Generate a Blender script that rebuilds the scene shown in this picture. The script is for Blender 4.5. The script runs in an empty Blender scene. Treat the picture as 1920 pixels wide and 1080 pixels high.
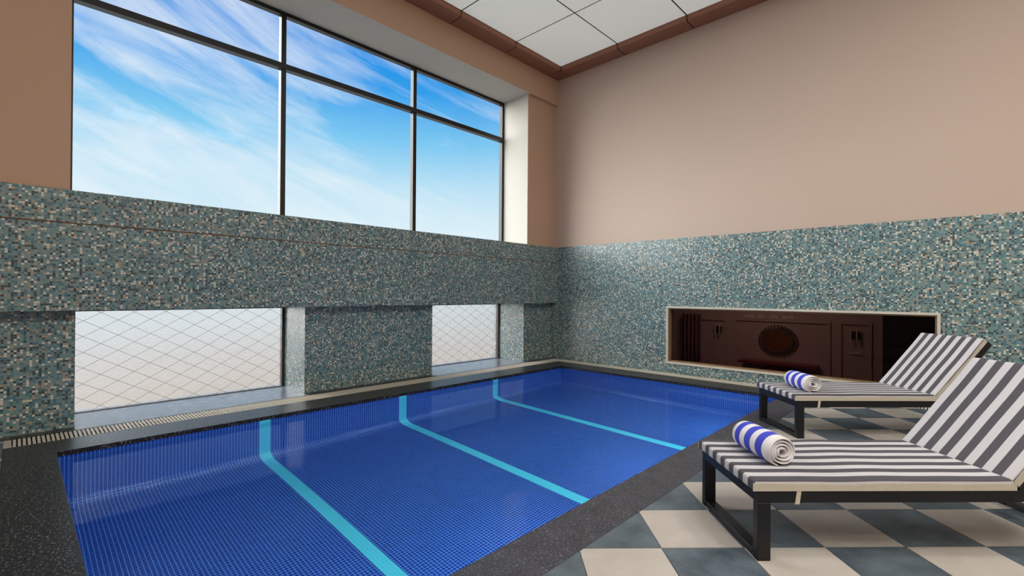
import bpy, bmesh, math, random
from mathutils import Matrix, Vector
random.seed(7)
sc = bpy.context.scene
col = sc.collection

# ------------------------------------------------------------------ camera
F_PX, CX_PX, CY_PX = 891.0, 960.0, 546.74
CAM = Vector((5.85, -7.388, 1.28))
YAW, PIT, ROL = math.radians(-43.75), math.radians(.197), math.radians(.396)
fw = Vector((math.sin(YAW)*math.cos(PIT), math.cos(YAW)*math.cos(PIT), math.sin(PIT)))
rt = Vector((math.cos(YAW), -math.sin(YAW), 0))
up = rt.cross(fw)
r2 = rt*math.cos(ROL) + up*math.sin(ROL)
u2 = -rt*math.sin(ROL) + up*math.cos(ROL)
cd = bpy.data.cameras.new('camera')
cd.sensor_width = 36.0
cd.lens = F_PX/1920*36.0
cd.shift_y = (CY_PX-540)/1920
cd.clip_start = .02
cam = bpy.data.objects.new('camera', cd)
M4 = Matrix((r2, u2, -fw)).transposed().to_4x4()
M4.translation = CAM
cam.matrix_world = M4
col.objects.link(cam)
sc.camera = cam

def lin(r, g, b):
    f = lambda c: c/255/12.92 if c/255 <= .04045 else ((c/255+.055)/1.055)**2.4
    return (f(r), f(g), f(b), 1)

# ------------------------------------------------------------------ node helper
class NT:
    def __init__(self, tree):
        self.t = tree; self.n = tree.nodes; self.l = tree.links
    def new(self, typ, **kw):
        nd = self.n.new(typ)
        for k, v in kw.items(): setattr(nd, k, v)
        return nd
    def put(self, sock, v):
        if v is None: return
        if isinstance(v, bpy.types.NodeSocket): self.l.new(v, sock)
        else: sock.default_value = v
    def math(self, op, a, b=None, c=None, clamp=False):
        nd = self.new('ShaderNodeMath', operation=op, use_clamp=clamp)
        self.put(nd.inputs[0], a); self.put(nd.inputs[1], b); self.put(nd.inputs[2], c)
        return nd.outputs[0]
    def vec(self, op, a, b=None, s=None):
        nd = self.new('ShaderNodeVectorMath', operation=op)
        self.put(nd.inputs[0], a); self.put(nd.inputs[1], b)
        if s is not None: self.put(nd.inputs['Scale'], s)
        return nd.outputs['Value'] if op in ('DOT_PRODUCT', 'LENGTH') else nd.outputs[0]
    def mix(self, f, a, b):
        nd = self.new('ShaderNodeMix', data_type='RGBA')
        self.put(nd.inputs[0], f); self.put(nd.inputs[6], a); self.put(nd.inputs[7], b)
        return nd.outputs[2]
    def ramp(self, f, stops, interp='LINEAR'):
        nd = self.new('ShaderNodeValToRGB'); cr = nd.color_ramp; cr.interpolation = interp
        while len(cr.elements) < len(stops): cr.elements.new(.5)
        for e, (p, c) in zip(cr.elements, stops): e.position = p; e.color = c
        self.put(nd.inputs[0], f)
        return nd.outputs[0]
    def noise(self, v, scale, detail=4, rough=.5, dist=0):
        nd = self.new('ShaderNodeTexNoise')
        self.put(nd.inputs['Vector'], v); self.put(nd.inputs['Scale'], scale)
        nd.inputs['Detail'].default_value = detail; nd.inputs['Roughness'].default_value = rough
        nd.inputs['Distortion'].default_value = dist
        return nd.outputs['Fac']
    def sep(self, v):
        nd = self.new('ShaderNodeSeparateXYZ'); self.put(nd.inputs[0], v); return nd.outputs
    def comb(self, x, y, z):
        nd = self.new('ShaderNodeCombineXYZ')
        for i, v in enumerate((x, y, z)): self.put(nd.inputs[i], v)
        return nd.outputs[0]

# ------------------------------------------------------------------ sky
SKY_SEED = 4.6
w = bpy.data.worlds.new('sky'); sc.world = w; w.use_nodes = True
w.node_tree.nodes.clear()
t = NT(w.node_tree)
tc = t.new('ShaderNodeTexCoord').outputs['Generated']
sx, sy, sz = t.sep(tc)[:3]
el = t.math('DIVIDE', t.math('ARCSINE', t.math('MINIMUM', t.math('MAXIMUM', sz, -1.0), 1.0)), math.pi/2)   # 0..1
az = t.math('ARCTAN2', sy, t.math('MULTIPLY', sx, -1.0))      # 0 = looking at the window wall
grad = t.ramp(el, [(0.0, lin(236, 247, 252)), (.08, lin(222, 242, 251)), (.14, lin(186, 227, 248)), (.19, lin(128, 203, 245)),
                   (.25, lin(52, 160, 238)), (.33, lin(24, 132, 226)), (1.0, lin(18, 92, 190))])
ca, sa = math.cos(math.radians(-24)), math.sin(math.radians(-24))
cu = t.math('ADD', t.math('MULTIPLY', az, ca), t.math('MULTIPLY', el, 1.7*sa))
cv = t.math('ADD', t.math('MULTIPLY', az, -sa), t.math('MULTIPLY', el, 1.7*ca))
cvec = t.comb(t.math('MULTIPLY', cu, 1.5), t.math('MULTIPLY', cv, 7.0), SKY_SEED)
n1 = t.noise(cvec, 1.6, 9, .62, .55)
n2 = t.noise(t.comb(az, t.math('MULTIPLY', el, 2.0), SKY_SEED+1.0), 1.7, 3, .5, .2)
cl = t.math('MULTIPLY', n1, t.math('ADD', t.math('MULTIPLY', n2, 1.1), .45))
clf = t.ramp(cl, [(.42, (0, 0, 0, 1)), (.72, (1, 1, 1, 1))])
skyc = t.mix(t.math('MULTIPLY', clf, .75), grad, lin(246, 251, 254))
bg = t.new('ShaderNodeBackground'); t.put(bg.inputs[0], skyc); bg.inputs[1].default_value = 1.0
t.l.new(bg.outputs[0], t.new('ShaderNodeOutputWorld').inputs[0])

# hazy sun outside the window wall
sl = bpy.data.lights.new('sun', 'SUN'); sl.energy = 9.0; sl.angle = math.radians(70); sl.color = (1, .985, .965)
sun = bpy.data.objects.new('sun', sl); col.objects.link(sun)
sun.rotation_euler = Vector((.74, .60, -.52)).to_track_quat('-Z', 'Y').to_euler()

vs = sc.view_settings
vs.view_transform = 'Standard'; vs.look = 'None'; vs.exposure = 0.0; vs.gamma = 1.0; vs.use_curve_mapping = False

# ------------------------------------------------------------------ materials
def mat(name):
    m = bpy.data.materials.new(name); m.use_nodes = True; m.node_tree.nodes.clear()
    t = NT(m.node_tree); o = t.new('ShaderNodeOutputMaterial')
    return m, t, o
def principled(t, o, color, rough=.5, metal=0., spec=.5, bump=None, bstr=.2, bdist=.002):
    p = t.new('ShaderNodeBsdfPrincipled')
    t.put(p.inputs['Base Color'], color); t.put(p.inputs['Roughness'], rough)
    p.inputs['Metallic'].default_value = metal; p.inputs['Specular IOR Level'].default_value = spec
    if bump is not None:
        b = t.new('ShaderNodeBump'); b.inputs['Strength'].default_value = bstr; b.inputs['Distance'].default_value = bdist
        t.put(b.inputs['Height'], bump); t.l.new(b.outputs[0], p.inputs['Normal'])
    t.l.new(p.outputs[0], o.inputs[0])
    return p
def objco(t): return t.new('ShaderNodeTexCoord').outputs['Object']
def plain(name, c, rough=.5, metal=0., spec=.5, var=.06, scale=6):
    m, t, o = mat(name)
    n = t.noise(objco(t), scale, 5, .6)
    k = t.math('ADD', t.math('MULTIPLY', t.math('SUBTRACT', n, .5), 2*var), 1.0)
    cc = t.vec('SCALE', c[:3], s=k)
    principled(t, o, cc, rough, metal, spec)
    return m
def tile_grid(t, pitch, line):
    """cell index vector and grout mask, axis lines muted on faces normal to that axis"""
    P = t.vec('ADD', t.vec('SCALE', objco(t), s=1/pitch), (.31, .37, .41))
    cell = t.vec('FLOOR', P); fr = t.vec('FRACTION', P)
    nx = t.vec('ABSOLUTE', t.new('ShaderNodeNewGeometry').outputs['True Normal'])
    f = t.sep(fr); n = t.sep(nx)
    g = None
    for i in range(3):
        e = t.math('LESS_THAN', f[i], line)
        e = t.math('MULTIPLY', e, t.math('LESS_THAN', n[i], .75))
        g = e if g is None else t.math('MAXIMUM', g, e)
    return cell, g
MAT = {}
# plaster
m, t, o = mat('plaster'); c = objco(t)
n = t.noise(c, 1.2, 4); n2 = t.noise(c, 90, 3)
principled(t, o, t.mix(n, lin(192, 172, 157), lin(197, 178, 163)), .8, 0, .2, n2, .08, .001); MAT['plaster'] = m
MAT['plaster_tan'] = plain('tan_plaster', lin(194, 161, 136), .8, 0, .2, .03, 1.2)
MAT['reveal'] = plain('pale_reveal_paint', lin(188, 184, 174), .7, 0, .2, .02, 1.5)  # paler base colour for the window head and jamb
# wall mosaic
m, t, o = mat('wall_mosaic')
cell, g = tile_grid(t, .0195, .12)
wn = t.new('ShaderNodeTexWhiteNoise', noise_dimensions='3D'); t.put(wn.inputs[0], cell)
cc = t.ramp(wn.outputs['Value'], [(0, lin(26, 44, 52)), (.14, lin(70, 112, 120)), (.33, lin(116, 146, 146)), (.53, lin(134, 152, 148)),
      (.69, lin(92, 146, 150)), (.79, lin(222, 218, 200)), (.91, lin(186, 156, 124)), (.96, lin(40, 114, 138))], 'CONSTANT')
gl = t.noise(objco(t), 2.5, 3)
cc = t.mix(g, cc, lin(122, 132, 130))
cc = t.mix(t.math('MULTIPLY', gl, .25), cc, lin(118, 134, 132))
principled(t, o, cc, .28, 0, .5, t.math('SUBTRACT', 1.0, g), .25, .001); MAT['mosaic'] = m
# pool tile
m, t, o = mat('pool_tile')
cell, g = tile_grid(t, .0265, .17)
wn = t.new('ShaderNodeTexWhiteNoise', noise_dimensions='3D'); t.put(wn.inputs[0], cell)
big = t.noise(objco(t), 1.1, 3)
cc = t.mix(wn.outputs['Value'], lin(4, 40, 150), lin(14, 62, 178))
cc = t.mix(t.math('MULTIPLY', big, .3), cc, lin(16, 72, 174))
cc = t.mix(g, cc, lin(116, 176, 244))
principled(t, o, cc, .3, 0, .4); MAT['pool_tile'] = m
m, t, o = mat('stripe_tile')
cell, g = tile_grid(t, .0265, .12)
cc = t.mix(g, lin(80, 232, 255), lin(140, 240, 255)); principled(t, o, cc, .3, 0, .4); MAT['stripe_tile'] = m
# granite
def granite(name, base, fleck, dens, rough):
    m, t, o = mat(name); c = objco(t)
    a = t.noise(c, 70, 4, .75); b = t.ramp(t.noise(c, 9, 6, .7), [(.35, (0, 0, 0, 1)), (.7, (1, 1, 1, 1))]); d = t.noise(c, 260, 2, .7)
    f = t.ramp(a, [(dens, (0, 0, 0, 1)), (dens+.10, (1, 1, 1, 1))])
    cc = t.mix(t.math('MULTIPLY', b, .7), base, tuple(x*2.1 for x in base[:3])+(1,))
    cc = t.mix(t.math('MULTIPLY', f, .8), cc, fleck)
    principled(t, o, cc, rough, 0, .35, d, .35, .0015)
    return m
MAT['granite'] = granite('flamed_black_granite', lin(58, 58, 63), lin(150, 150, 156), .56, .55)
MAT['granite_dark'] = granite('black_granite', lin(22, 21, 23), lin(200, 200, 206), .57, .34)
MAT['sill'] = granite('grey_marble', lin(120, 128, 140), lin(150, 156, 166), .55, .16)
# deck tiles
def deck(name, a, b, dots):
    m, t, o = mat(name); c = t.new('ShaderNodeTexCoord').outputs['Object']
    oi = t.new('ShaderNodeObjectInfo').outputs['Random']
    cv = t.vec('ADD', c, t.vec('SCALE', (31., 17., 5.), s=oi))
    n = t.noise(cv, 5, 6, .62); d = t.noise(cv, 240, 2, .8)
    cc = t.mix(t.ramp(n, [(.3, (0, 0, 0, 1)), (.7, (1, 1, 1, 1))]), a, b)
    cc = t.mix(t.math('MULTIPLY', t.ramp(d, [(.6, (0, 0, 0, 1)), (.72, (1, 1, 1, 1))]), dots), cc, lin(190, 196, 200))
    principled(t, o, cc, .48, 0, .4, d, .1, .001)
    return m
MAT['tile_light'] = deck('cream_floor_tile', lin(180, 172, 162), lin(194, 187, 178), .1)
MAT['tile_dark'] = deck('slate_floor_tile', lin(62, 74, 83), lin(104, 117, 126), .4)
MAT['grout'] = plain('floor_grout', lin(120, 114, 106), .9)
MAT['black_metal'] = plain('black_metal', lin(20, 21, 26), .4, 0, .4)
MAT['frame_black'] = plain('black_window_frame', lin(16, 14, 14), .4)
MAT['frame_brown'] = plain('brown_window_frame', lin(62, 50, 44), .45)
MAT['bronze'] = plain('bronze_frame', lin(140, 114, 80), .45, .1)
MAT['trim_white'] = plain('cream_trim', lin(206, 200, 186), .5)
MAT['cornice'] = plain('brown_cornice', lin(150, 102, 80), .5, 0, .4, .05, 2)
MAT['joint'] = plain('joint_black', lin(14, 14, 15), .8)
MAT['joint_brown'] = plain('joint_brown', lin(110, 72, 48), .8)
m, t, o = mat('luminous_ceiling_panel')      # pale ceiling panels; faint emission added to brighten ceiling and hall
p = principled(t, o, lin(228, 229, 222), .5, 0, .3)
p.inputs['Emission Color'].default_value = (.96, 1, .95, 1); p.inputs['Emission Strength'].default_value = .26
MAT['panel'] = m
MAT['grate'] = plain('grate_ivory', lin(214, 206, 190), .5)
MAT['channel'] = plain('channel_dark', lin(26, 25, 26), .7)
MAT['wire'] = plain('wire', lin(96, 92, 90), .5, .4)
MAT['ground'] = plain('paving_tan', lin(172, 162, 148), .9, 0, .2, .2, .4)
MAT['strap'] = plain('strap_cream', lin(206, 198, 178), .8)
MAT['lamp_ring'] = plain('lamp_ring', lin(220, 220, 216), .4)
# inner room
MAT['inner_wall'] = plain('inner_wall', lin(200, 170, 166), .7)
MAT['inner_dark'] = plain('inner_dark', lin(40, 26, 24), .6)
MAT['inner_wood'] = plain('inner_wood', lin(190, 126, 76), .5)
MAT['wood'] = plain('dark_red_wood', lin(140, 62, 48), .4)
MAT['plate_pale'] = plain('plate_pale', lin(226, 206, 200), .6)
MAT['curtain'] = plain('brown_curtain', lin(120, 84, 84), .9)
MAT['rim'] = plain('dark_rim', lin(104, 82, 78), .5)
m, t, o = mat('mirror_glass'); principled(t, o, lin(200, 134, 78), .4, 1.0); MAT['mirror'] = m
# clear glass: transparent with a little gloss
def thin_glass(name, tint, k, rough=0.0):
    m, t, o = mat(name)
    fr = t.new('ShaderNodeFresnel'); fr.inputs[0].default_value = 1.45
    tr = t.new('ShaderNodeBsdfTransparent'); tr.inputs[0].default_value = tint
    gs = t.new('ShaderNodeBsdfGlossy'); gs.inputs['Roughness'].default_value = rough
    mx = t.new('ShaderNodeMixShader'); t.put(mx.inputs[0], t.math('MULTIPLY', fr.outputs[0], k))
    t.l.new(tr.outputs[0], mx.inputs[1]); t.l.new(gs.outputs[0], mx.inputs[2]); t.l.new(mx.outputs[0], o.inputs[0])
    return m
MAT['glass'] = thin_glass('clear_glass', (.985, .99, .99, 1), .03)
MAT['smoked'] = thin_glass('smoked_glass', (.62, .55, .54, 1), .15)
# wired hammered glass
m, t, o = mat('wired_glass'); c = objco(t)
h = t.noise(c, 55, 3, .6)
p = principled(t, o, (.86, .86, .86, 1), .2, 0, .5, h, .9, .008)
p.inputs['Transmission Weight'].default_value = 1.0; p.inputs['IOR'].default_value = 1.3
MAT['wired_glass'] = m
# water
m, t, o = mat('water'); c = objco(t)
h = t.noise(c, 1.6, 3, .5)
bp = t.new('ShaderNodeBump'); bp.inputs['Strength'].default_value = .05; bp.inputs['Distance'].default_value = .02
t.put(bp.inputs['Height'], h)
fr = t.new('ShaderNodeFresnel'); fr.inputs[0].default_value = 1.33
rf = t.new('ShaderNodeBsdfRefraction'); rf.inputs['IOR'].default_value = 1.33; rf.inputs['Roughness'].default_value = 0; rf.inputs['Color'].default_value = (.90, .98, 1, 1)
gs = t.new('ShaderNodeBsdfGlossy'); gs.inputs['Roughness'].default_value = 0
for q in (rf, gs): t.l.new(bp.outputs[0], q.inputs['Normal'])
bf = t.new('ShaderNodeNewGeometry').outputs['Backfacing']
mx = t.new('ShaderNodeMixShader'); t.put(mx.inputs[0], t.math('MULTIPLY', fr.outputs[0], t.math('ADD', t.math('MULTIPLY', bf, .75), .25)))
t.l.new(rf.outputs[0], mx.inputs[1]); t.l.new(gs.outputs[0], mx.inputs[2]); t.l.new(mx.outputs[0], o.inputs[0])
MAT['water'] = m
# striped cushion, stripes run along the length (vary across local y)
def striped(name, off):
    m, t, o = mat(name); c = objco(t); y = t.sep(c)[1]
    ph = t.math('FRACT', t.math('ADD', t.math('DIVIDE', y, .0970), off))
    s = t.math('LESS_THAN', ph, .5)
    wv = t.noise(c, 420, 2, .6); bl = t.noise(c, 7, 3)
    a = t.mix(wv, lin(74, 72, 78), lin(96, 94, 100)); b = t.mix(wv, lin(186, 184, 187), lin(208, 206, 208))
    cc = t.mix(s, b, a)
    principled(t, o, cc, .9, 0, .15, t.math('ADD', t.math('MULTIPLY', wv, .1), bl), .25, .006)
    return m
MAT['stripe_seat'] = striped('striped_fabric_seat', .03)
MAT['stripe_back'] = striped('striped_fabric_back', .53)
m, t, o = mat('cream_gusset'); c = objco(t)
principled(t, o, t.mix(t.noise(c, 30, 3), lin(190, 183, 166), lin(206, 199, 183)), .9, 0, .15, t.noise(c, 12, 3), .3, .004); MAT['gusset'] = m
# towel
m, t, o = mat('striped_towel'); c = objco(t); y = t.sep(c)[1]
TL = .34
bl = t.ramp(t.math('DIVIDE', y, TL), [(0, (0, 0, 0, 1)), (.17, (1, 1, 1, 1)), (.34, (0, 0, 0, 1)), (.48, (1, 1, 1, 1)), (.64, (0, 0, 0, 1)), (.77, (1, 1, 1, 1)), (.91, (0, 0, 0, 1))], 'CONSTANT')
fz = t.noise(c, 330, 3, .7)
cc = t.mix(bl, t.mix(fz, lin(222, 220, 222), lin(246, 244, 244)), t.mix(fz, lin(64, 72, 190), lin(88, 96, 214)))
principled(t, o, cc, .95, 0, .1, fz, .6, .004); MAT['towel'] = m

# ------------------------------------------------------------------ mesh helpers
def bbox(bm, x0, x1, y0, y1, z0, z1, mi=0):
    vs = [bm.verts.new((x, y, z)) for x in (x0, x1) for y in (y0, y1) for z in (z0, z1)]
    for q in ((0, 1, 3, 2), (4, 6, 7, 5), (0, 4, 5, 1), (2, 3, 7, 6), (0, 2, 6, 4), (1, 5, 7, 3)):
        f = bm.faces.new([vs[i] for i in q]); f.material_index = mi
    return vs
def link(name, bm, mats, parent=None, smooth=False):
    bmesh.ops.recalc_face_normals(bm, faces=bm.faces)
    me = bpy.data.meshes.new(name); bm.to_mesh(me); bm.free()
    for m in (mats if isinstance(mats, (list, tuple)) else [mats]): me.materials.append(MAT[m])
    if smooth:
        for p in me.polygons: p.use_smooth = True
    o = bpy.data.objects.new(name, me); col.objects.link(o); o.parent = parent
    return o
def box(name, x0, x1, y0, y1, z0, z1, m, parent=None, bev=0, seg=2):
    bm = bmesh.new(); bbox(bm, x0, x1, y0, y1, z0, z1)
    if bev:
        bmesh.ops.recalc_face_normals(bm, faces=bm.faces)
        bmesh.ops.bevel(bm, geom=bm.edges[:], offset=bev, segments=seg, profile=.5, affect='EDGES')
    return link(name, bm, m, parent, bool(bev) and seg > 2)
def boxes(name, lst, m, parent=None):
    bm = bmesh.new()
    for b in lst: bbox(bm, *b)
    return link(name, bm, m, parent)
def tag(o, label, cat, group=None, kind=None):
    o['label'] = label
    if cat: o['category'] = cat
    if group: o['group'] = group
    if kind: o['kind'] = kind
    return o
def struct(o, label):
    o['kind'] = 'structure'; o['label'] = label; o['category'] = o.name.split('_')[0].split('.')[0]
    return o
def empty(name, loc=(0, 0, 0), rz=0):
    o = bpy.data.objects.new(name, None); o.empty_display_size = .1
    o.location = loc; o.rotation_euler = (0, 0, rz); col.objects.link(o)
    return o
def prism(bm, poly, z0, z1):
    a = [bm.verts.new((x, y, z0)) for x, y in poly]; b = [bm.verts.new((x, y, z1)) for x, y in poly]
    n = len(poly)
    bm.faces.new(a[::-1]); bm.faces.new(b)
    for i in range(n): bm.faces.new((a[i], a[(i+1) % n], b[(i+1) % n], b[i]))
def tube(bm, p, q, r, n=8):
    p, q = Vector(p), Vector(q); d = (q-p).normalized()
    a = d.orthogonal().normalized(); b = d.cross(a)
    A = [bm.verts.new(p+(a*math.cos(i*2*math.pi/n)+b*math.sin(i*2*math.pi/n))*r) for i in range(n)]
    B = [bm.verts.new(q+(a*math.cos(i*2*math.pi/n)+b*math.sin(i*2*math.pi/n))*r) for i in range(n)]
    for i in range(n): bm.faces.new((A[i], A[(i+1) % n], B[(i+1) % n], B[i]))
    bm.faces.new(A[::-1]); bm.faces.new(B)

# ------------------------------------------------------------------ dimensions (metres)
XW, YN = 9.4, -10.6            # far side wall and near wall of the hall, both behind the camera
ZC = 5.57                      # ceiling panels
ZB = 2.185                     # top of mosaic
PX0, PX1, PY0, PY1 = .66, 4.16, -7.16, -.68    # pool water edges
CX0, CX1, CY0, CY1 = .25, 4.46, -7.45, -.267   # outer coping edges
GX = -.72                      # upper glass
XL = -.16                      # lower wall face
POOL_D = 1.18; WATER = -.055

# ------------------------------------------------------------------ left wall with windows
wl = struct(boxes('wall_left', [(-.78, 0, YN, 0, 4.99, 5.75), (-.78, -.06, YN, -7.05, ZB, 4.99), (-.78, -.06, -.81, 0, ZB, 4.99)], 'plaster_tan'),
            'beige plastered window wall with overhead beam and mosaic lower part')
box('mosaic_band', -.95, 0, YN, 0, 1.095, 1.881, 'mosaic', wl)
box('mosaic_band', -.95, 0, YN, 0, 1.893, ZB, 'mosaic', wl)
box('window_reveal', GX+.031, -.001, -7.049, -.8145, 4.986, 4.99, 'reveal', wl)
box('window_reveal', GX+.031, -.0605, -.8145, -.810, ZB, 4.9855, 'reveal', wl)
box('joint_line', -.94, -.004, YN, 0, 1.880, 1.894, 'joint_brown', wl)
for y0, y1 in ((YN, -7.0), (-4.87, -2.90), (-.79, 0)):
    box('mosaic_pier', -.95, XL, y0, y1, -.05, 1.0955, 'mosaic', wl)
for k, (y0, y1) in enumerate(((-7.0, -4.87), (-2.90, -.79))):
    ym = y0+(y1-y0)*.62
    box('window_sill', -.95, -.035, y0+.001, ym-.0015, -.045, .004, 'sill', wl)
    box('window_sill', -.95, -.035, ym+.0015, y1-.001, -.045, .004, 'sill', wl)

def frame_rect(bm, x0, x1, y0, y1, z0, z1, wd, bot=None):
    wb = wd if bot is None else bot
    bbox(bm, x0, x1, y0, y1, z1-wd, z1); bbox(bm, x0, x1, y0, y1, z0, z0+wb)
    bbox(bm, x0, x1, y0, y0+wd, z0+wb, z1-wd); bbox(bm, x0, x1, y1-wd, y1, z0+wb, z1-wd)
# big upper window
bm = bmesh.new(); frame_rect(bm, GX-.05, GX+.03, -7.05, -.81, ZB, 4.99, .05)
w1 = struct(link('window_1', bm, 'frame_black'), 'large black-framed upper window of six panes showing blue sky')
MY = (-4.955, -2.885); TZ = 4.262
for y in MY:
    box('mullion', GX-.05, GX+.03, y-.032, y+.032, ZB+.05, TZ-.036, 'frame_black', w1)
    box('mullion', GX-.05, GX+.03, y-.032, y+.032, TZ+.036, 4.94, 'frame_black', w1)
box('transom', GX-.05, GX+.045, -7.0, -.86, TZ-.036, TZ+.036, 'frame_black', w1)
ys = (-7.0, MY[0]-.032, MY[0]+.032, MY[1]-.032, MY[1]+.032, -.86)
for i in range(3):
    for z0, z1 in ((ZB+.05, TZ-.036), (TZ+.036, 4.94)):
        box('pane', GX-.012, GX-.004, ys[2*i], ys[2*i+1], z0, z1, 'glass', w1)
# low wired-glass windows
def low_window(name, y0, y1, label):
    g = -.84
    bm = bmesh.new(); wd = .035
    frame_rect(bm, g-.03, g+.035, y0, y1, .004, 1.095, wd, .006)
    wo = struct(link(name, bm, 'frame_brown'), label)
    box('pane', g-.006, g+.004, y0+wd, y1-wd, .010, 1.095-wd, 'wired_glass', wo)
    a0, a1, b0, b1 = y0+wd, y1-wd, .010, 1.095-wd
    sl = .58; st = .165/sl
    for sgn in (1, -1):
        k = -8
        while k*st < (a1-a0)+4:
            # line z = b0 + sgn*sl*(y - yk)
            yk = a0 + k*st - (1.0 if sgn > 0 else 0)
            pts = []
            for zz in (b0, b1):
                yy = yk + (zz-b0)/(sgn*sl); pts.append([yy, zz])
            pts.sort()
            (ya, za), (yb, zb) = pts
            lo, hi = max(ya, a0), min(yb, a1)
            if hi-lo > .03:
                f = lambda y: za+(zb-za)*(y-ya)/(yb-ya)
                bm = bmesh.new(); tube(bm, (g+.0055, lo, f(lo)), (g+.0055, hi, f(hi)), .0017, 5)
                link('wire', bm, 'wire', wo)
            k += 1
    return wo
low_window('window_2', -7.0, -4.87, 'wide low wired frosted window nearest the camera in left wall')
low_window('window_3', -2.90, -.79, 'low wired frosted window close to the room corner')

# ------------------------------------------------------------------ right wall with smoked viewing window
DX0, DX1, DZ0, DZ1 = 2.30, 5.62, .165, 1.075
wr = struct(box('wall_right', -.95, XW, 0, .25, ZB, 5.75, 'plaster'), 'tall plain beige wall above teal mosaic on the right')
boxes('mosaic_panel', [(-.95, DX0, 0, .25, -.05, ZB), (DX1, XW, 0, .25, -.05, ZB), (DX0, DX1, 0, .25, DZ1, ZB), (DX0, DX1, 0, .25, -.05, DZ0)], 'mosaic', wr)
def frame_xz(bm, x0, x1, y0, y1, z0, z1, wd):
    bbox(bm, x0, x1, y0, y1, z1-wd, z1); bbox(bm, x0, x1, y0, y1, z0, z0+wd)
    bbox(bm, x0, x0+wd, y0, y1, z0+wd, z1-wd); bbox(bm, x1-wd, x1, y0, y1, z0+wd, z1-wd)
bm = bmesh.new(); frame_xz(bm, DX0-.012, DX1+.012, -.012, .02, DZ0-.012, DZ1+.012, .03)
w4 = struct(link('window_4', bm, 'trim_white'), 'long low smoked window looking into a dark panelled room')
bm = bmesh.new(); frame_xz(bm, DX0+.001, DX1-.001, .02, .14, DZ0+.001, DZ1-.001, .035)
link('inner_frame', bm, 'bronze', w4)
box('pane', DX0+.03, DX1-.03, .09, .10, DZ0+.03, DZ1-.03, 'smoked', w4)

# ------------------------------------------------------------------ rest of the shell
struct(box('wall_back', XW, XW+.2, YN-.2, .25, -.05, 5.75, 'plaster'), 'plain beige wall out of view beyond the loungers')
struct(box('wall_near', -.95, XW, YN-.2, YN, -.05, 5.75, 'plaster'), 'plain beige wall out of view behind the camera')
ce = struct(box('ceiling', -.95, XW+.2, YN-.2, .25, ZC+.0065, ZC+.18, 'joint'), 'ceiling of large pale square panels with thin black joints')
CW, CP, CZ = .285, 1.222, 5.48
XG = [CW]; YG = [-CW]
while XG[-1] < XW-CW-.2: XG.append(min(CW+CP*len(XG), XW-CW))
while YG[-1] > YN+CW+.2: YG.append(max(-CW-CP*len(YG), YN+CW))
gp = .012
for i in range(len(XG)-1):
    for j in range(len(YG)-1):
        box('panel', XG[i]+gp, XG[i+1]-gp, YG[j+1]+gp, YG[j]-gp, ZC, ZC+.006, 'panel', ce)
# cornice segments: rounded box moulding under the ceiling edge
def cornice(name, label, segs, axis):
    root = empty(name, (segs[0][0] if axis == 'x' else 0, 0 if axis == 'x' else 0, 0)); root.location = (0, 0, 0)
    struct(root, label)
    prof = [(0, CZ)] + [(CW-.045+.045*math.sin(a), CZ+.045-.045*math.cos(a)) for a in [i*math.pi/2/6 for i in range(7)]] + [(CW, ZC+.012), (0, ZC+.012)]
    for a, b in segs:
        bm = bmesh.new()
        if axis == 'y':
            A = [bm.verts.new((p, a, z)) for p, z in prof]; B = [bm.verts.new((p, b, z)) for p, z in prof]
        else:
            A = [bm.verts.new((a, -p, z)) for p, z in prof]; B = [bm.verts.new((b, -p, z)) for p, z in prof]
        n = len(prof); bm.faces.new(A); bm.faces.new(B[::-1])
        for i in range(n): bm.faces.new((A[i], A[(i+1) % n], B[(i+1) % n], B[i]))
        link('cornice_segment', bm, 'cornice', root)
    return root
g2 = .009
cornice('trim_1', 'brown rounded cornice in segments above the window wall', [(YG[j+1]+g2, YG[j]-g2) for j in range(len(YG)-1)], 'y')
c2 = cornice('trim_2', 'brown rounded cornice in segments above the right wall', [(XG[i]+g2, XG[i+1]-g2) for i in range(len(XG)-1)], 'x')
box('corner_block', .001, CW-g2+.002, -CW+g2-.002, -.001, CZ+.002, ZC+.012, 'cornice', c2)
# backing for cornice joints
box('joint_backing', 0, CW-.02, YN, 0, CZ+.006, ZC+.02, 'joint', c2)
box('joint_backing', CW, XW, -CW+.02, 0, CZ+.006, ZC+.02, 'joint', c2)

# unseen square ceiling lamps added above the deck to brighten the hall
for k, (x, y) in enumerate(((7.4, -9.2), (7.4, -7.3), (7.4, -5.4), (7.4, -3.5))):
    lp = empty('ceiling_lamp', (x, y, ZC-.002))
    tag(lp, ['square ceiling lamp farthest from the smoked window', 'square ceiling lamp third from the smoked window', 'square ceiling lamp second from the smoked window', 'square ceiling lamp nearest the smoked window'][k], 'lamp', 'square ceiling lamps over the deck')
    bm = bmesh.new()
    for b in ((-.46, .46, -.46, -.42, -.03, 0), (-.46, .46, .42, .46, -.03, 0), (-.46, -.42, -.42, .42, -.03, 0), (.42, .46, -.42, .42, -.03, 0)): bbox(bm, *b)
    link('lamp_frame', bm, 'lamp_ring', lp)
    ld = bpy.data.lights.new('lamp_light', 'AREA'); ld.shape = 'SQUARE'; ld.size = .84; ld.energy = 88; ld.color = (1, .96, .91)
    lo = bpy.data.objects.new('lamp_light', ld); lo.location = (0, 0, -.012); lo.parent = lp; col.objects.link(lo)

# ground outside
struct(box('ground', -9, -.951, -40, 40, -.4, -.06, 'ground'), 'tan paved ground outside the windows')

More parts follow.
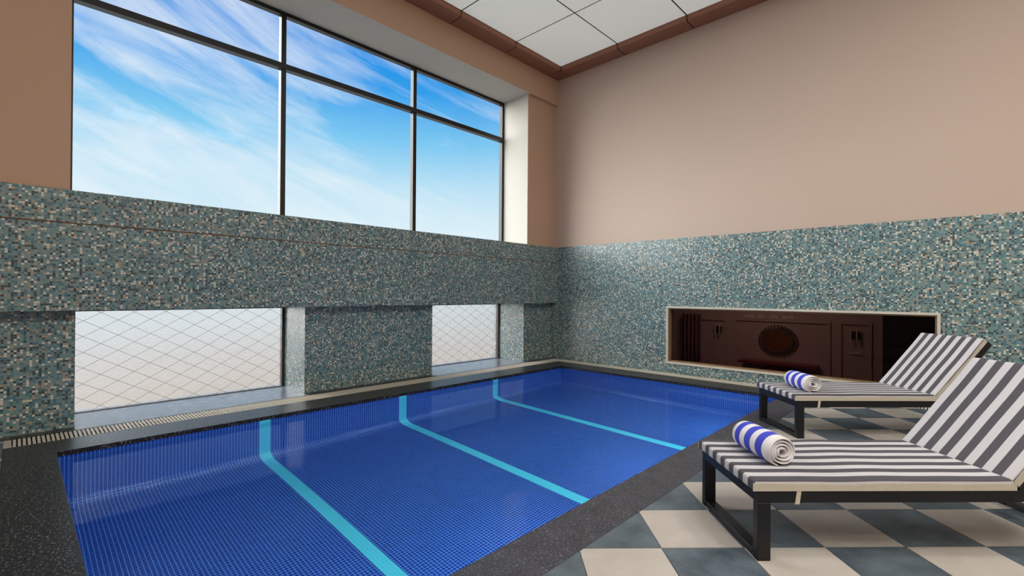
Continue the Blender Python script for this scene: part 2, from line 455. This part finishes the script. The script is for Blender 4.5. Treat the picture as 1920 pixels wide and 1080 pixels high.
# ------------------------------------------------------------------ pool
pool = empty('swimming_pool', ((PX0+PX1)/2, (PY0+PY1)/2, 0)); PLOC = pool.location.copy()
tag(pool, 'sunken swimming pool lined with cobalt mosaic tiles and cyan lane stripes', 'pool')
def pchild(o):
    o.parent = pool; o.matrix_parent_inverse = Matrix.Translation(-PLOC); return o
RC = .16
prof = [(0, -.001), (0, -.03), (0, -POOL_D+RC)] + [(RC-RC*math.cos(a), -POOL_D+RC-RC*math.sin(a)) for a in [i*math.pi/2/8 for i in range(1, 9)]]
bm = bmesh.new(); prev = None
for s, z in prof:
    ring = [bm.verts.new(v) for v in ((PX0+s, PY0+s, z), (PX1-s, PY0+s, z), (PX1-s, PY1-s, z), (PX0+s, PY1-s, z))]
    if prev:
        for i in range(4): bm.faces.new((prev[i], ring[i], ring[(i+1) % 4], prev[(i+1) % 4]))
    prev = ring
bm.faces.new(prev[::-1])
bo = link('basin', bm, 'pool_tile'); pchild(bo)      # normals turned to face the water
bo.data.flip_normals()
def stripe(y):
    h = .054; P = []
    L = [(PX0+s, z) for s, z in prof[1:]]; R = [(PX1-s, z) for s, z in prof[1:]][::-1]
    P = L+R
    cx, cz = (PX0+PX1)/2, 0
    def off(i, d):
        a = Vector(P[max(i-1, 0)]); b = Vector(P[min(i+1, len(P)-1)]); tdir = (b-a).normalized()
        n = Vector((-tdir.y, tdir.x)); return Vector(P[i])+n*d
    bm = bmesh.new(); rows = []
    for i in range(len(P)):
        a, b = off(i, -.004), off(i, .003)
        rows.append([bm.verts.new((q.x, yy, q.y)) for q, yy in ((a, y-h), (b, y-h), (b, y+h), (a, y+h))])
    for r, s in zip(rows, rows[1:]):
        for i in range(4): bm.faces.new((r[i], r[(i+1) % 4], s[(i+1) % 4], s[i]))
    bm.faces.new(rows[0]); bm.faces.new(rows[-1][::-1])
    o = link('lane_stripe', bm, 'stripe_tile'); pchild(o)
for y in (-5.612, -3.967, -2.318): stripe(y)
for nm, m, b in (('coping', 'granite_dark', (CX0, PX0+.004, CY0, CY1)), ('coping', 'granite_dark', (PX0+.004, PX1-.004, PY1-.004, CY1)),
                 ('coping', 'granite', (PX1-.004, CX1, CY0, CY1)), ('coping', 'granite_dark', (PX0+.004, PX1-.004, CY0, PY0+.004))):
    pchild(box(nm, *b, -.04, 0.0, m, None, .003, 1))
# underwater lamps added out of view in the basin side to brighten the pool
for y in (-6.4, -4.8, -3.1, -1.6):
    bm = bmesh.new()
    for i in range(24):
        a, b = i*math.pi/12, (i+1)*math.pi/12
        q = [bm.verts.new((PX1-d, y+rr*math.cos(g), -.55+rr*math.sin(g))) for d in (.001, .012) for rr, g in ((.11, a), (.14, a), (.14, b), (.11, b))]
        bm.faces.new(q[4:8])
        bm.faces.new((q[1], q[2], q[6], q[5])); bm.faces.new((q[0], q[3], q[7], q[4]))
    pchild(link('lamp_ring', bm, 'lamp_ring'))
    ld = bpy.data.lights.new('underwater_light', 'AREA'); ld.shape = 'DISK'; ld.size = .21; ld.energy = 8.5; ld.color = (.86, .97, 1)
    lo = bpy.data.objects.new('underwater_light', ld); lo.location = (PX1-.008, y, -.55)
    lo.rotation_euler = Vector((-1, 0, -.12)).to_track_quat('-Z', 'Y').to_euler(); col.objects.link(lo)
wt = box('pool_water', PX0-.004, PX1+.004, PY0-.004, PY1+.004, -POOL_D-.004, WATER, 'water')
tag(wt, 'clear still water filling the blue pool', 'water', kind='stuff')

# ------------------------------------------------------------------ drain grates
def drain(name, label, along, a0, a1, b0, b1, pitch):
    root = empty(name, ((b0+b1)/2, (a0+a1)/2, 0) if along == 'y' else ((a0+a1)/2, (b0+b1)/2, 0))
    tag(root, label, 'drain', 'overflow drains round the pool')
    L = root.location
    def ch(nm, m, u0, u1, v0, v1, z0, z1):
        bm = bmesh.new()
        if along == 'y': bbox(bm, v0-L.x, v1-L.x, u0-L.y, u1-L.y, z0, z1)
        else: bbox(bm, u0-L.x, u1-L.x, v0-L.y, v1-L.y, z0, z1)
        return link(nm, bm, m, root)
    ch('channel', 'channel', a0, a1, b0, b1, -.12, -.06)
    ch('spine', 'channel', a0, a1, (b0+b1)/2-.012, (b0+b1)/2+.012, -.05, -.0045)
    n = int((a1-a0)/pitch); hw = pitch*.31; bar = None
    for i in range(n):
        c = a0+pitch*(i+.5)
        if bar is None:
            bm = bmesh.new(); hb = (b1-b0)/2-.006
            if along == 'y': bbox(bm, -hb, hb, -hw, hw, -.018, 0)
            else: bbox(bm, -hw, hw, -hb, hb, -.018, 0)
            bar = link('grate_bar', bm, 'grate', root); o = bar
        else:
            o = bar.copy(); col.objects.link(o); o.parent = root
        o.location = (0, c-L.y, 0) if along == 'y' else (c-L.x, 0, 0)
    return root
d1 = drain('overflow_drain', 'ivory slatted drain grate running below the low windows', 'y', -7.40, -.02, -.03, .25, .0290)
d2 = drain('overflow_drain', 'ivory slatted drain grate running below the smoked window', 'x', .25, 6.2, -.267, -.012, .0290)
# dark kerb between wall base and grate
for (y0, y1), lab in zip(((-7.60, -7.0), (-4.87, -2.90), (-.79, -.001)), ('black stone kerb at foot of the mosaic pier nearest the camera',
        'black stone kerb at foot of the mosaic pier between the low windows', 'black stone kerb at foot of the corner mosaic pier')):
    tag(box('drain_kerb', XL+.0005, -.0305, y0, y1, -.05, .004, 'granite_dark'), lab, 'kerb', 'black kerbs below the mosaic piers')

# ------------------------------------------------------------------ deck floor with checker tiles laid at 45 degrees
S = math.sqrt(.5)
def dk(u, v): return (CAM.x+S*(u-v), CAM.y+S*(u+v))
fl = struct(boxes('floor', [(CX1, XW, YN, CY1, -.3, -.007), (6.2, XW, CY1, 0, -.3, -.007), (-.03, CX1, YN, CY0, -.3, -.007)], 'grout'),
            'pool deck of cream and slate tiles laid in a diagonal checkerboard')
TS, TU, TV = .4185, .397, 2.385
def clip(poly, ax, val, keep_greater):
    out = []
    for i in range(len(poly)):
        a, b = poly[i], poly[(i+1) % len(poly)]
        ia = (a[ax] >= val) == keep_greater; ib = (b[ax] >= val) == keep_greater
        if ia: out.append(a)
        if ia != ib:
            f = (val-a[ax])/(b[ax]-a[ax]); out.append((a[0]+f*(b[0]-a[0]), a[1]+f*(b[1]-a[1])))
    return out
def area(p): return abs(sum(p[i][0]*p[(i+1) % len(p)][1]-p[(i+1) % len(p)][0]*p[i][1] for i in range(len(p)))/2)
shared = {}
def lay(x0, x1, y0, y1):
    for k in range(-16, 22):
        for j in range(-22, 22):
            g = .0022
            u0, u1 = TU+k*TS+g, TU+(k+1)*TS-g; v0, v1 = TV+j*TS+g, TV+(j+1)*TS-g
            full = [dk(u0, v0), dk(u1, v0), dk(u1, v1), dk(u0, v1)]
            p = full
            for ax, val, gr in ((0, x0, True), (0, x1, False), (1, y0, True), (1, y1, False)):
                p = clip(p, ax, val, gr)
                if len(p) < 3: break
            if len(p) < 3 or area(p) < 4e-4: continue
            m = 'tile_light' if (k+j) % 2 else 'tile_dark'
            c = dk((u0+u1)/2, (v0+v1)/2)
            if len(p) == 4 and abs(area(p)-area(full)) < 1e-6 and m in shared:
                o = shared[m].copy(); col.objects.link(o)
            else:
                bm = bmesh.new(); prism(bm, [(x-c[0], y-c[1]) for x, y in p], -.012, 0)
                o = link('tile', bm, m)
                if abs(area(p)-area(full)) < 1e-6: shared[m] = o
            o.parent = fl; o.location = (c[0], c[1], 0)
lay(CX1+.003, 8.6, -8.4, CY1-.003)
lay(-.03, CX1+.003, -8.4, CY0-.003)
o = box('tile', -.03, .247, CY0, -7.403, -.012, 0, 'tile_light', fl)

# ------------------------------------------------------------------ sun loungers
def rbox(name, x0, x1, y0, y1, z0, z1, bev, seg, mats, parent, rotm=None, side=None, cuts=0):
    bm = bmesh.new(); bbox(bm, x0, x1, y0, y1, z0, z1)
    bmesh.ops.recalc_face_normals(bm, faces=bm.faces)
    if cuts:
        es = [e for e in bm.edges if abs(e.verts[0].co.x-e.verts[1].co.x) > .1]
        bmesh.ops.subdivide_edges(bm, edges=es, cuts=cuts, use_grid_fill=True)
    if bev:
        sharp = [e for e in bm.edges if len(e.link_faces) == 2 and e.link_faces[0].normal.dot(e.link_faces[1].normal) < .5]
        bmesh.ops.bevel(bm, geom=sharp, offset=bev, segments=seg, profile=.5, affect='EDGES')
    bm.normal_update()
    if side is not None:
        for f in bm.faces:
            if abs(f.normal.y) > .8: f.material_index = side
    if cuts:
        rnd = random.Random(3)
        ph = [rnd.uniform(0, 6.28) for _ in range(4)]
        for v in bm.verts:
            wob = 0.0012*math.sin(v.co.x*9+ph[0])+.0010*math.sin(v.co.x*17+ph[1]+v.co.y*8)
            v.co.z += wob*(1 if v.co.z > (z0+z1)/2 else .3)
    if rotm is not None: bmesh.ops.transform(bm, matrix=rotm, verts=bm.verts)
    return link(name, bm, mats, parent, bev > .006)
LW = .63
def border(parent, y0, x0, x1, z0, z1, R):
    bm = bmesh.new(); n = 40; rows = []
    for i in range(n+1):
        x = x0+(x1-x0)*i/n; zt = z1+.0025*math.sin(x*9+1)+.0015*math.sin(x*23)
        rows.append([bm.verts.new(q) for q in ((x, y0, z0), (x, y0+.0035, z0), (x, y0+.0035, zt), (x, y0, zt))])
    for a, b in zip(rows, rows[1:]):
        for k in range(4): bm.faces.new((a[k], a[(k+1) % 4], b[(k+1) % 4], b[k]))
    bm.faces.new(rows[0]); bm.faces.new(rows[-1][::-1])
    if R is not None: bmesh.ops.transform(bm, matrix=R, verts=bm.verts)
    o = link('cushion_border', bm, 'gusset', parent); o['label'] = 'plain cream side border'
def lounger():
    r = empty('sun_lounger')
    for x0 in (.025, 1.88):
        for y0 in (0, LW-.042):
            rbox('leg', x0, x0+.065, y0, y0+.042, 0, .279, .002, 1, 'black_metal', r)
        rbox('base_rail', x0+.002, x0+.063, .042, LW-.042, .002, .036, .002, 1, 'black_metal', r)
        rbox('end_rail', x0, x0+.065, .042, LW-.042, .279, .336, .002, 1, 'black_metal', r)
    for y0 in (0, LW-.042):
        rbox('side_rail', .025, 1.945, y0, y0+.042, .2792, .336, .002, 1, 'black_metal', r)
    for x in (.30, .62, .94, 1.24):
        rbox('support_slat', x, x+.06, .042, LW-.042, .31, .334, .002, 1, 'black_metal', r)
    rbox('seat_cushion', 0, 1.300, -.004, LW+.004, .337, .391, .013, 3, 'stripe_seat', r, None, None, 36)
    sc_ = [q for q in bpy.data.objects if q.parent == r and q.name.startswith('seat_cushion')][-1]
    for y0 in (-.006, LW+.0025): border(sc_, y0, 0, 1.297, .338, .3725, None)
    A = math.radians(49)
    R = Matrix.Translation((1.305, 0, .352)) @ Matrix.Rotation(-A, 4, 'Y')
    rbox('back_cushion', -.006, .69, -.004, LW+.004, 0, .05, .013, 3, 'stripe_back', r, R, None, 20)
    bc_ = [q for q in bpy.data.objects if q.parent == r and q.name.startswith('back_cushion')][-1]
    for y0 in (-.006, LW+.0025): border(bc_, y0, .004, .685, .002, .034, R)
    for y0 in (.004, LW-.044):
        rbox('back_rail', 0, .70, y0, y0+.04, -.060, -.001, .002, 1, 'black_metal', r, R)
    rbox('back_rail', .655, .70, .044, LW-.044, -.060, -.001, .002, 1, 'black_metal', r, R)
    rbox('back_panel', .02, .655, .044, LW-.044, -.02, -.004, 0, 1, 'black_metal', r, R)
    bm = bmesh.new(); e = R @ Vector((.46, 0, -.04))
    for y in (.10, LW-.10): tube(bm, (e.x, y, e.z), (1.80, y, .30), .011)
    tube(bm, (1.80, .042, .30), (1.80, LW-.042, .30), .011)
    link('back_prop', bm, 'black_metal', r)
    for y0, y1 in ((-.004, .046), (LW-.046, LW+.004)):
        bm = bmesh.new()
        lean = .010
        for b in ((.205, .227, y0, y0+.003, .2745, .345), (.205, .227, y1-.003, y1, .2745, .345), (.205, .227, y0+.003, y1-.003, .2745, .2785)): bbox(bm, *b)
        for v in bm.verts: v.co.x += lean*(v.co.z-.2745)/.07
        link('tie_strap', bm, 'strap', r)
    return r
def copy_tree(o, parent=None):
    c = o.copy(); col.objects.link(c)
    if parent: c.parent = parent
    for ch in [q for q in bpy.data.objects if q.parent == o]: copy_tree(ch, c)
    return c
l1 = lounger()
l2 = copy_tree(l1)
for l, (u, v), lab in ((l1, (1.213, 2.262), 'front striped lounger with raised back, nearest the camera'),
                       (l2, (2.622, 4.190), 'rear striped lounger with raised back, beside the smoked window')):
    x, y = dk(u, v); l.location = (x, y, 0); l.rotation_euler = (0, 0, math.radians(45))
    tag(l, lab, 'sun lounger', 'grey and white striped sun loungers')

# ------------------------------------------------------------------ rolled towels
def towel(loc, rz, label, seed):
    rnd = random.Random(seed)
    TH, PITCH, TURN = .0124, .0166, 3.72
    N = int(TURN*30); NY = 10
    bm = bmesh.new(); rows = []
    for i in range(N+1):
        th = i/30*2*math.pi; r = .010+PITCH*th/(2*math.pi)
        ro = r+TH
        fl_ = 1+.03*math.sin(2*th+1)
        e0 = .004*math.sin(th*1.3+seed)+.003*math.sin(th*3.1); e1 = .004*math.sin(th*1.1+seed*2)
        col_ = []
        for rr in (r, ro):
            line = []
            for k in range(NY+1):
                f = k/NY; y = e0+(TL-e0+e1)*f
                edge = min(f, 1-f)
                q = rr-(.004 if edge < .01 and rr == ro else 0)+(.003 if edge < .01 and rr == r else 0)
                line.append(bm.verts.new((q*math.cos(th)*1.03, y, q*math.sin(th)*.97+0)))
            col_.append(line)
        rows.append(col_)
    for a, b in zip(rows, rows[1:]):
        for k in range(NY):
            bm.faces.new((a[0][k], a[0][k+1], b[0][k+1], b[0][k]))
            bm.faces.new((a[1][k], b[1][k], b[1][k+1], a[1][k+1]))
        bm.faces.new((a[0][0], b[0][0], b[1][0], a[1][0]))
        bm.faces.new((a[0][NY], a[1][NY], b[1][NY], b[0][NY]))
    for q in (rows[0], rows[-1]):
        for k in range(NY): bm.faces.new((q[0][k], q[1][k], q[1][k+1], q[0][k+1]))
    zmin = min(v.co.z for v in bm.verts)
    bmesh.ops.translate(bm, verts=bm.verts, vec=(0, 0, -zmin))
    o = link('rolled_towel', bm, 'towel', None, True)
    o.location = loc; o.rotation_euler = (0, 0, rz)
    tag(o, label, 'towel', 'rolled blue and white striped towels')
    return o
x, y = dk(1.462, 2.43); towel((x, y, .3905), math.radians(45+4), 'rolled blue and white towel on the front lounger', 2)
x, y = dk(2.855, 4.28); towel((x, y, .3905), math.radians(45-2), 'rolled blue and white towel on the rear lounger', 5)

# ------------------------------------------------------------------ dark room behind the smoked window (its floor is lower)
FZ, YW = -1.0, 3.0
struct(box('wall_lounge', -.5, 8, YW, YW+.15, FZ, 2.4, 'inner_wall'), 'panelled wall of the dim room behind smoked glass')
wi = bpy.data.objects['wall_lounge']
struct(box('wall_lounge_left', -.5, -.4, .25, YW, FZ, 2.4, 'inner_wall'), 'side wall of the dim room behind smoked glass')
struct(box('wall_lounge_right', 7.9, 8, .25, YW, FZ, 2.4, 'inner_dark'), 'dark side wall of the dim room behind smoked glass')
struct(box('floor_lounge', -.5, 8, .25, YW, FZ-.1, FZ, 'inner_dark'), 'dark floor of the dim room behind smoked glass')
struct(box('ceiling_lounge', -.5, 8, .25, YW+.15, 2.4, 2.5, 'inner_wall'), 'ceiling of the dim room behind smoked glass')
struct(box('wall_lounge_front', -.5, 8, .25, .30, FZ, -.05, 'inner_wood'), 'lower wall under the smoked window')
# panel mouldings on the wall
def panelm(x0, x1, z0, z1):
    bm = bmesh.new(); frame_xz(bm, x0, x1, YW-.022, YW, z0, z1, .04); link('panel_moulding', bm, 'inner_wall', wi)
panelm(1.62, 2.22, -.6, .77); panelm(2.35, 4.04, -.6, .79); panelm(4.17, 4.65, -.6, .80)
# dark doorway
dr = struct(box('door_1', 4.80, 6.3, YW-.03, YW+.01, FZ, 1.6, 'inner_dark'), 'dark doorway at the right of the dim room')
box('door_handle', 4.86, 4.98, YW-.07, YW-.03, -.02, .0, 'bronze', dr)
# round mirror
mr = empty('wall_mirror', (3.165, YW-.03, .385)); tag(mr, 'round mirror with dark beaded rim on the panelled wall', 'mirror')
def disc(name, r0, r1, y0, y1, m, parent, n=40, sq=.86):
    bm = bmesh.new(); R = []
    for i in range(n):
        a = i*2*math.pi/n; c, s_ = math.cos(a), math.sin(a)*sq
        R.append([bm.verts.new((r*c, y, r*s_)) for r, y in ((r0, y0), (r1, y0), (r1, y1), (r0, y1))])
    for i in range(n):
        a, b = R[i], R[(i+1) % n]
        for k in range(4): bm.faces.new((a[k], a[(k+1) % 4], b[(k+1) % 4], b[k]))
    return link(name, bm, m, parent)
disc('rim', .23, .275, -.02, .028, 'rim', mr)
disc('mirror_glass', .001, .235, -.004, .02, 'mirror', mr)
bm = bmesh.new()
for i in range(36):
    a = i*2*math.pi/36
    for rr in (.292, .335):
        mtx = Matrix.Translation((rr*math.cos(a), 0, rr*.86*math.sin(a)))
        bmesh.ops.create_icosphere(bm, subdivisions=1, radius=.018 if rr < .3 else .021, matrix=mtx)
link('beaded_rim', bm, 'rim', mr)['kind'] = 'stuff'
# console
cn = empty('console_table', (3.20, YW-.2, FZ)); tag(cn, 'dark red wooden console with arched base below the round mirror', 'console table')
box('table_top', -.665, .665, -.17, .17, .935, .985, 'wood', cn)
bm = bmesh.new(); prevq = None
for i in range(25):
    a = math.pi*i/24; q = []
    for r in (.40, .45):
        for y in (-.10, .10): q.append(bm.verts.new((r*math.cos(a), y, r*math.sin(a)*1.02+.475)))
    if prevq:
        for k, l_ in ((0, 1), (1, 3), (3, 2), (2, 0)): bm.faces.new((prevq[k], prevq[l_], q[l_], q[k]))
    prevq = q
link('arch', bm, 'wood', cn)
for sx_ in (-1, 1): box('leg', sx_*.425-.025, sx_*.425+.025, -.1, .1, 0, .48, 'wood', cn)
# sconces
for x, z, lab in ((2.02, .55, 'small dark wall sconce left of the round mirror'), (4.40, .575, 'small dark wall sconce right of the round mirror')):
    s_ = empty('wall_sconce', (x, YW, z)); tag(s_, lab, 'sconce', 'sconces either side of the mirror')
    box('back_plate', -.07, .07, -.03, 0, -.06, .06, 'inner_dark', s_)
    for sgn in (-1, 1):
        bm = bmesh.new(); tube(bm, (sgn*.045, -.07, -.12), (sgn*.045, -.07, .12), .013, 10); link('glass_shade', bm, 'plate_pale', s_)
        bm = bmesh.new(); tube(bm, (sgn*.045, -.07, 0), (sgn*.02, -.015, 0), .01, 6); link('arm', bm, 'rim', s_)
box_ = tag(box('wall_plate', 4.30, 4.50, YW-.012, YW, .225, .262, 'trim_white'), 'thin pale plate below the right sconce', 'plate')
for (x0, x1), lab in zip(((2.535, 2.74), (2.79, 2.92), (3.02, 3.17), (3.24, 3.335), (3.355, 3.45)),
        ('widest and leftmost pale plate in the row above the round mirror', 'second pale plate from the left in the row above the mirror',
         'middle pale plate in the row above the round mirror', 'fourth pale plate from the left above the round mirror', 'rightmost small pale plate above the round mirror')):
    tag(box('wall_plate', x0, x1, YW-.012, YW, .81, .88, 'plate_pale'), lab, 'plate', 'pale plates above the mirror')  # thin blocks standing in for faint pale marks of unknown nature
# curtain
bm = bmesh.new(); n = 60; A = []
for i in range(n+1):
    x = 1.27+.42*i/n; y = YW-.12+.035*math.sin(i/n*math.pi*2*5)
    A.append([bm.verts.new((x, y, FZ+.03)), bm.verts.new((x, y, .86)), bm.verts.new((x, y+.012, .86)), bm.verts.new((x, y+.012, FZ+.03))])
for a, b in zip(A, A[1:]):
    for k in range(4): bm.faces.new((a[k], a[(k+1) % 4], b[(k+1) % 4], b[k]))
bm.faces.new(A[0]); bm.faces.new(A[-1][::-1])
tag(link('curtain', bm, 'curtain', None, True), 'dark pleated curtain hanging at left of the dim room', 'curtain')
# unseen area light added to brighten the dim room
il = bpy.data.lights.new('lounge_light', 'AREA'); il.size = .8; il.energy = 19; il.color = (1, .85, .72)
io = bpy.data.objects.new('lounge_light', il); io.location = (3.0, 1.4, 2.38); col.objects.link(io)
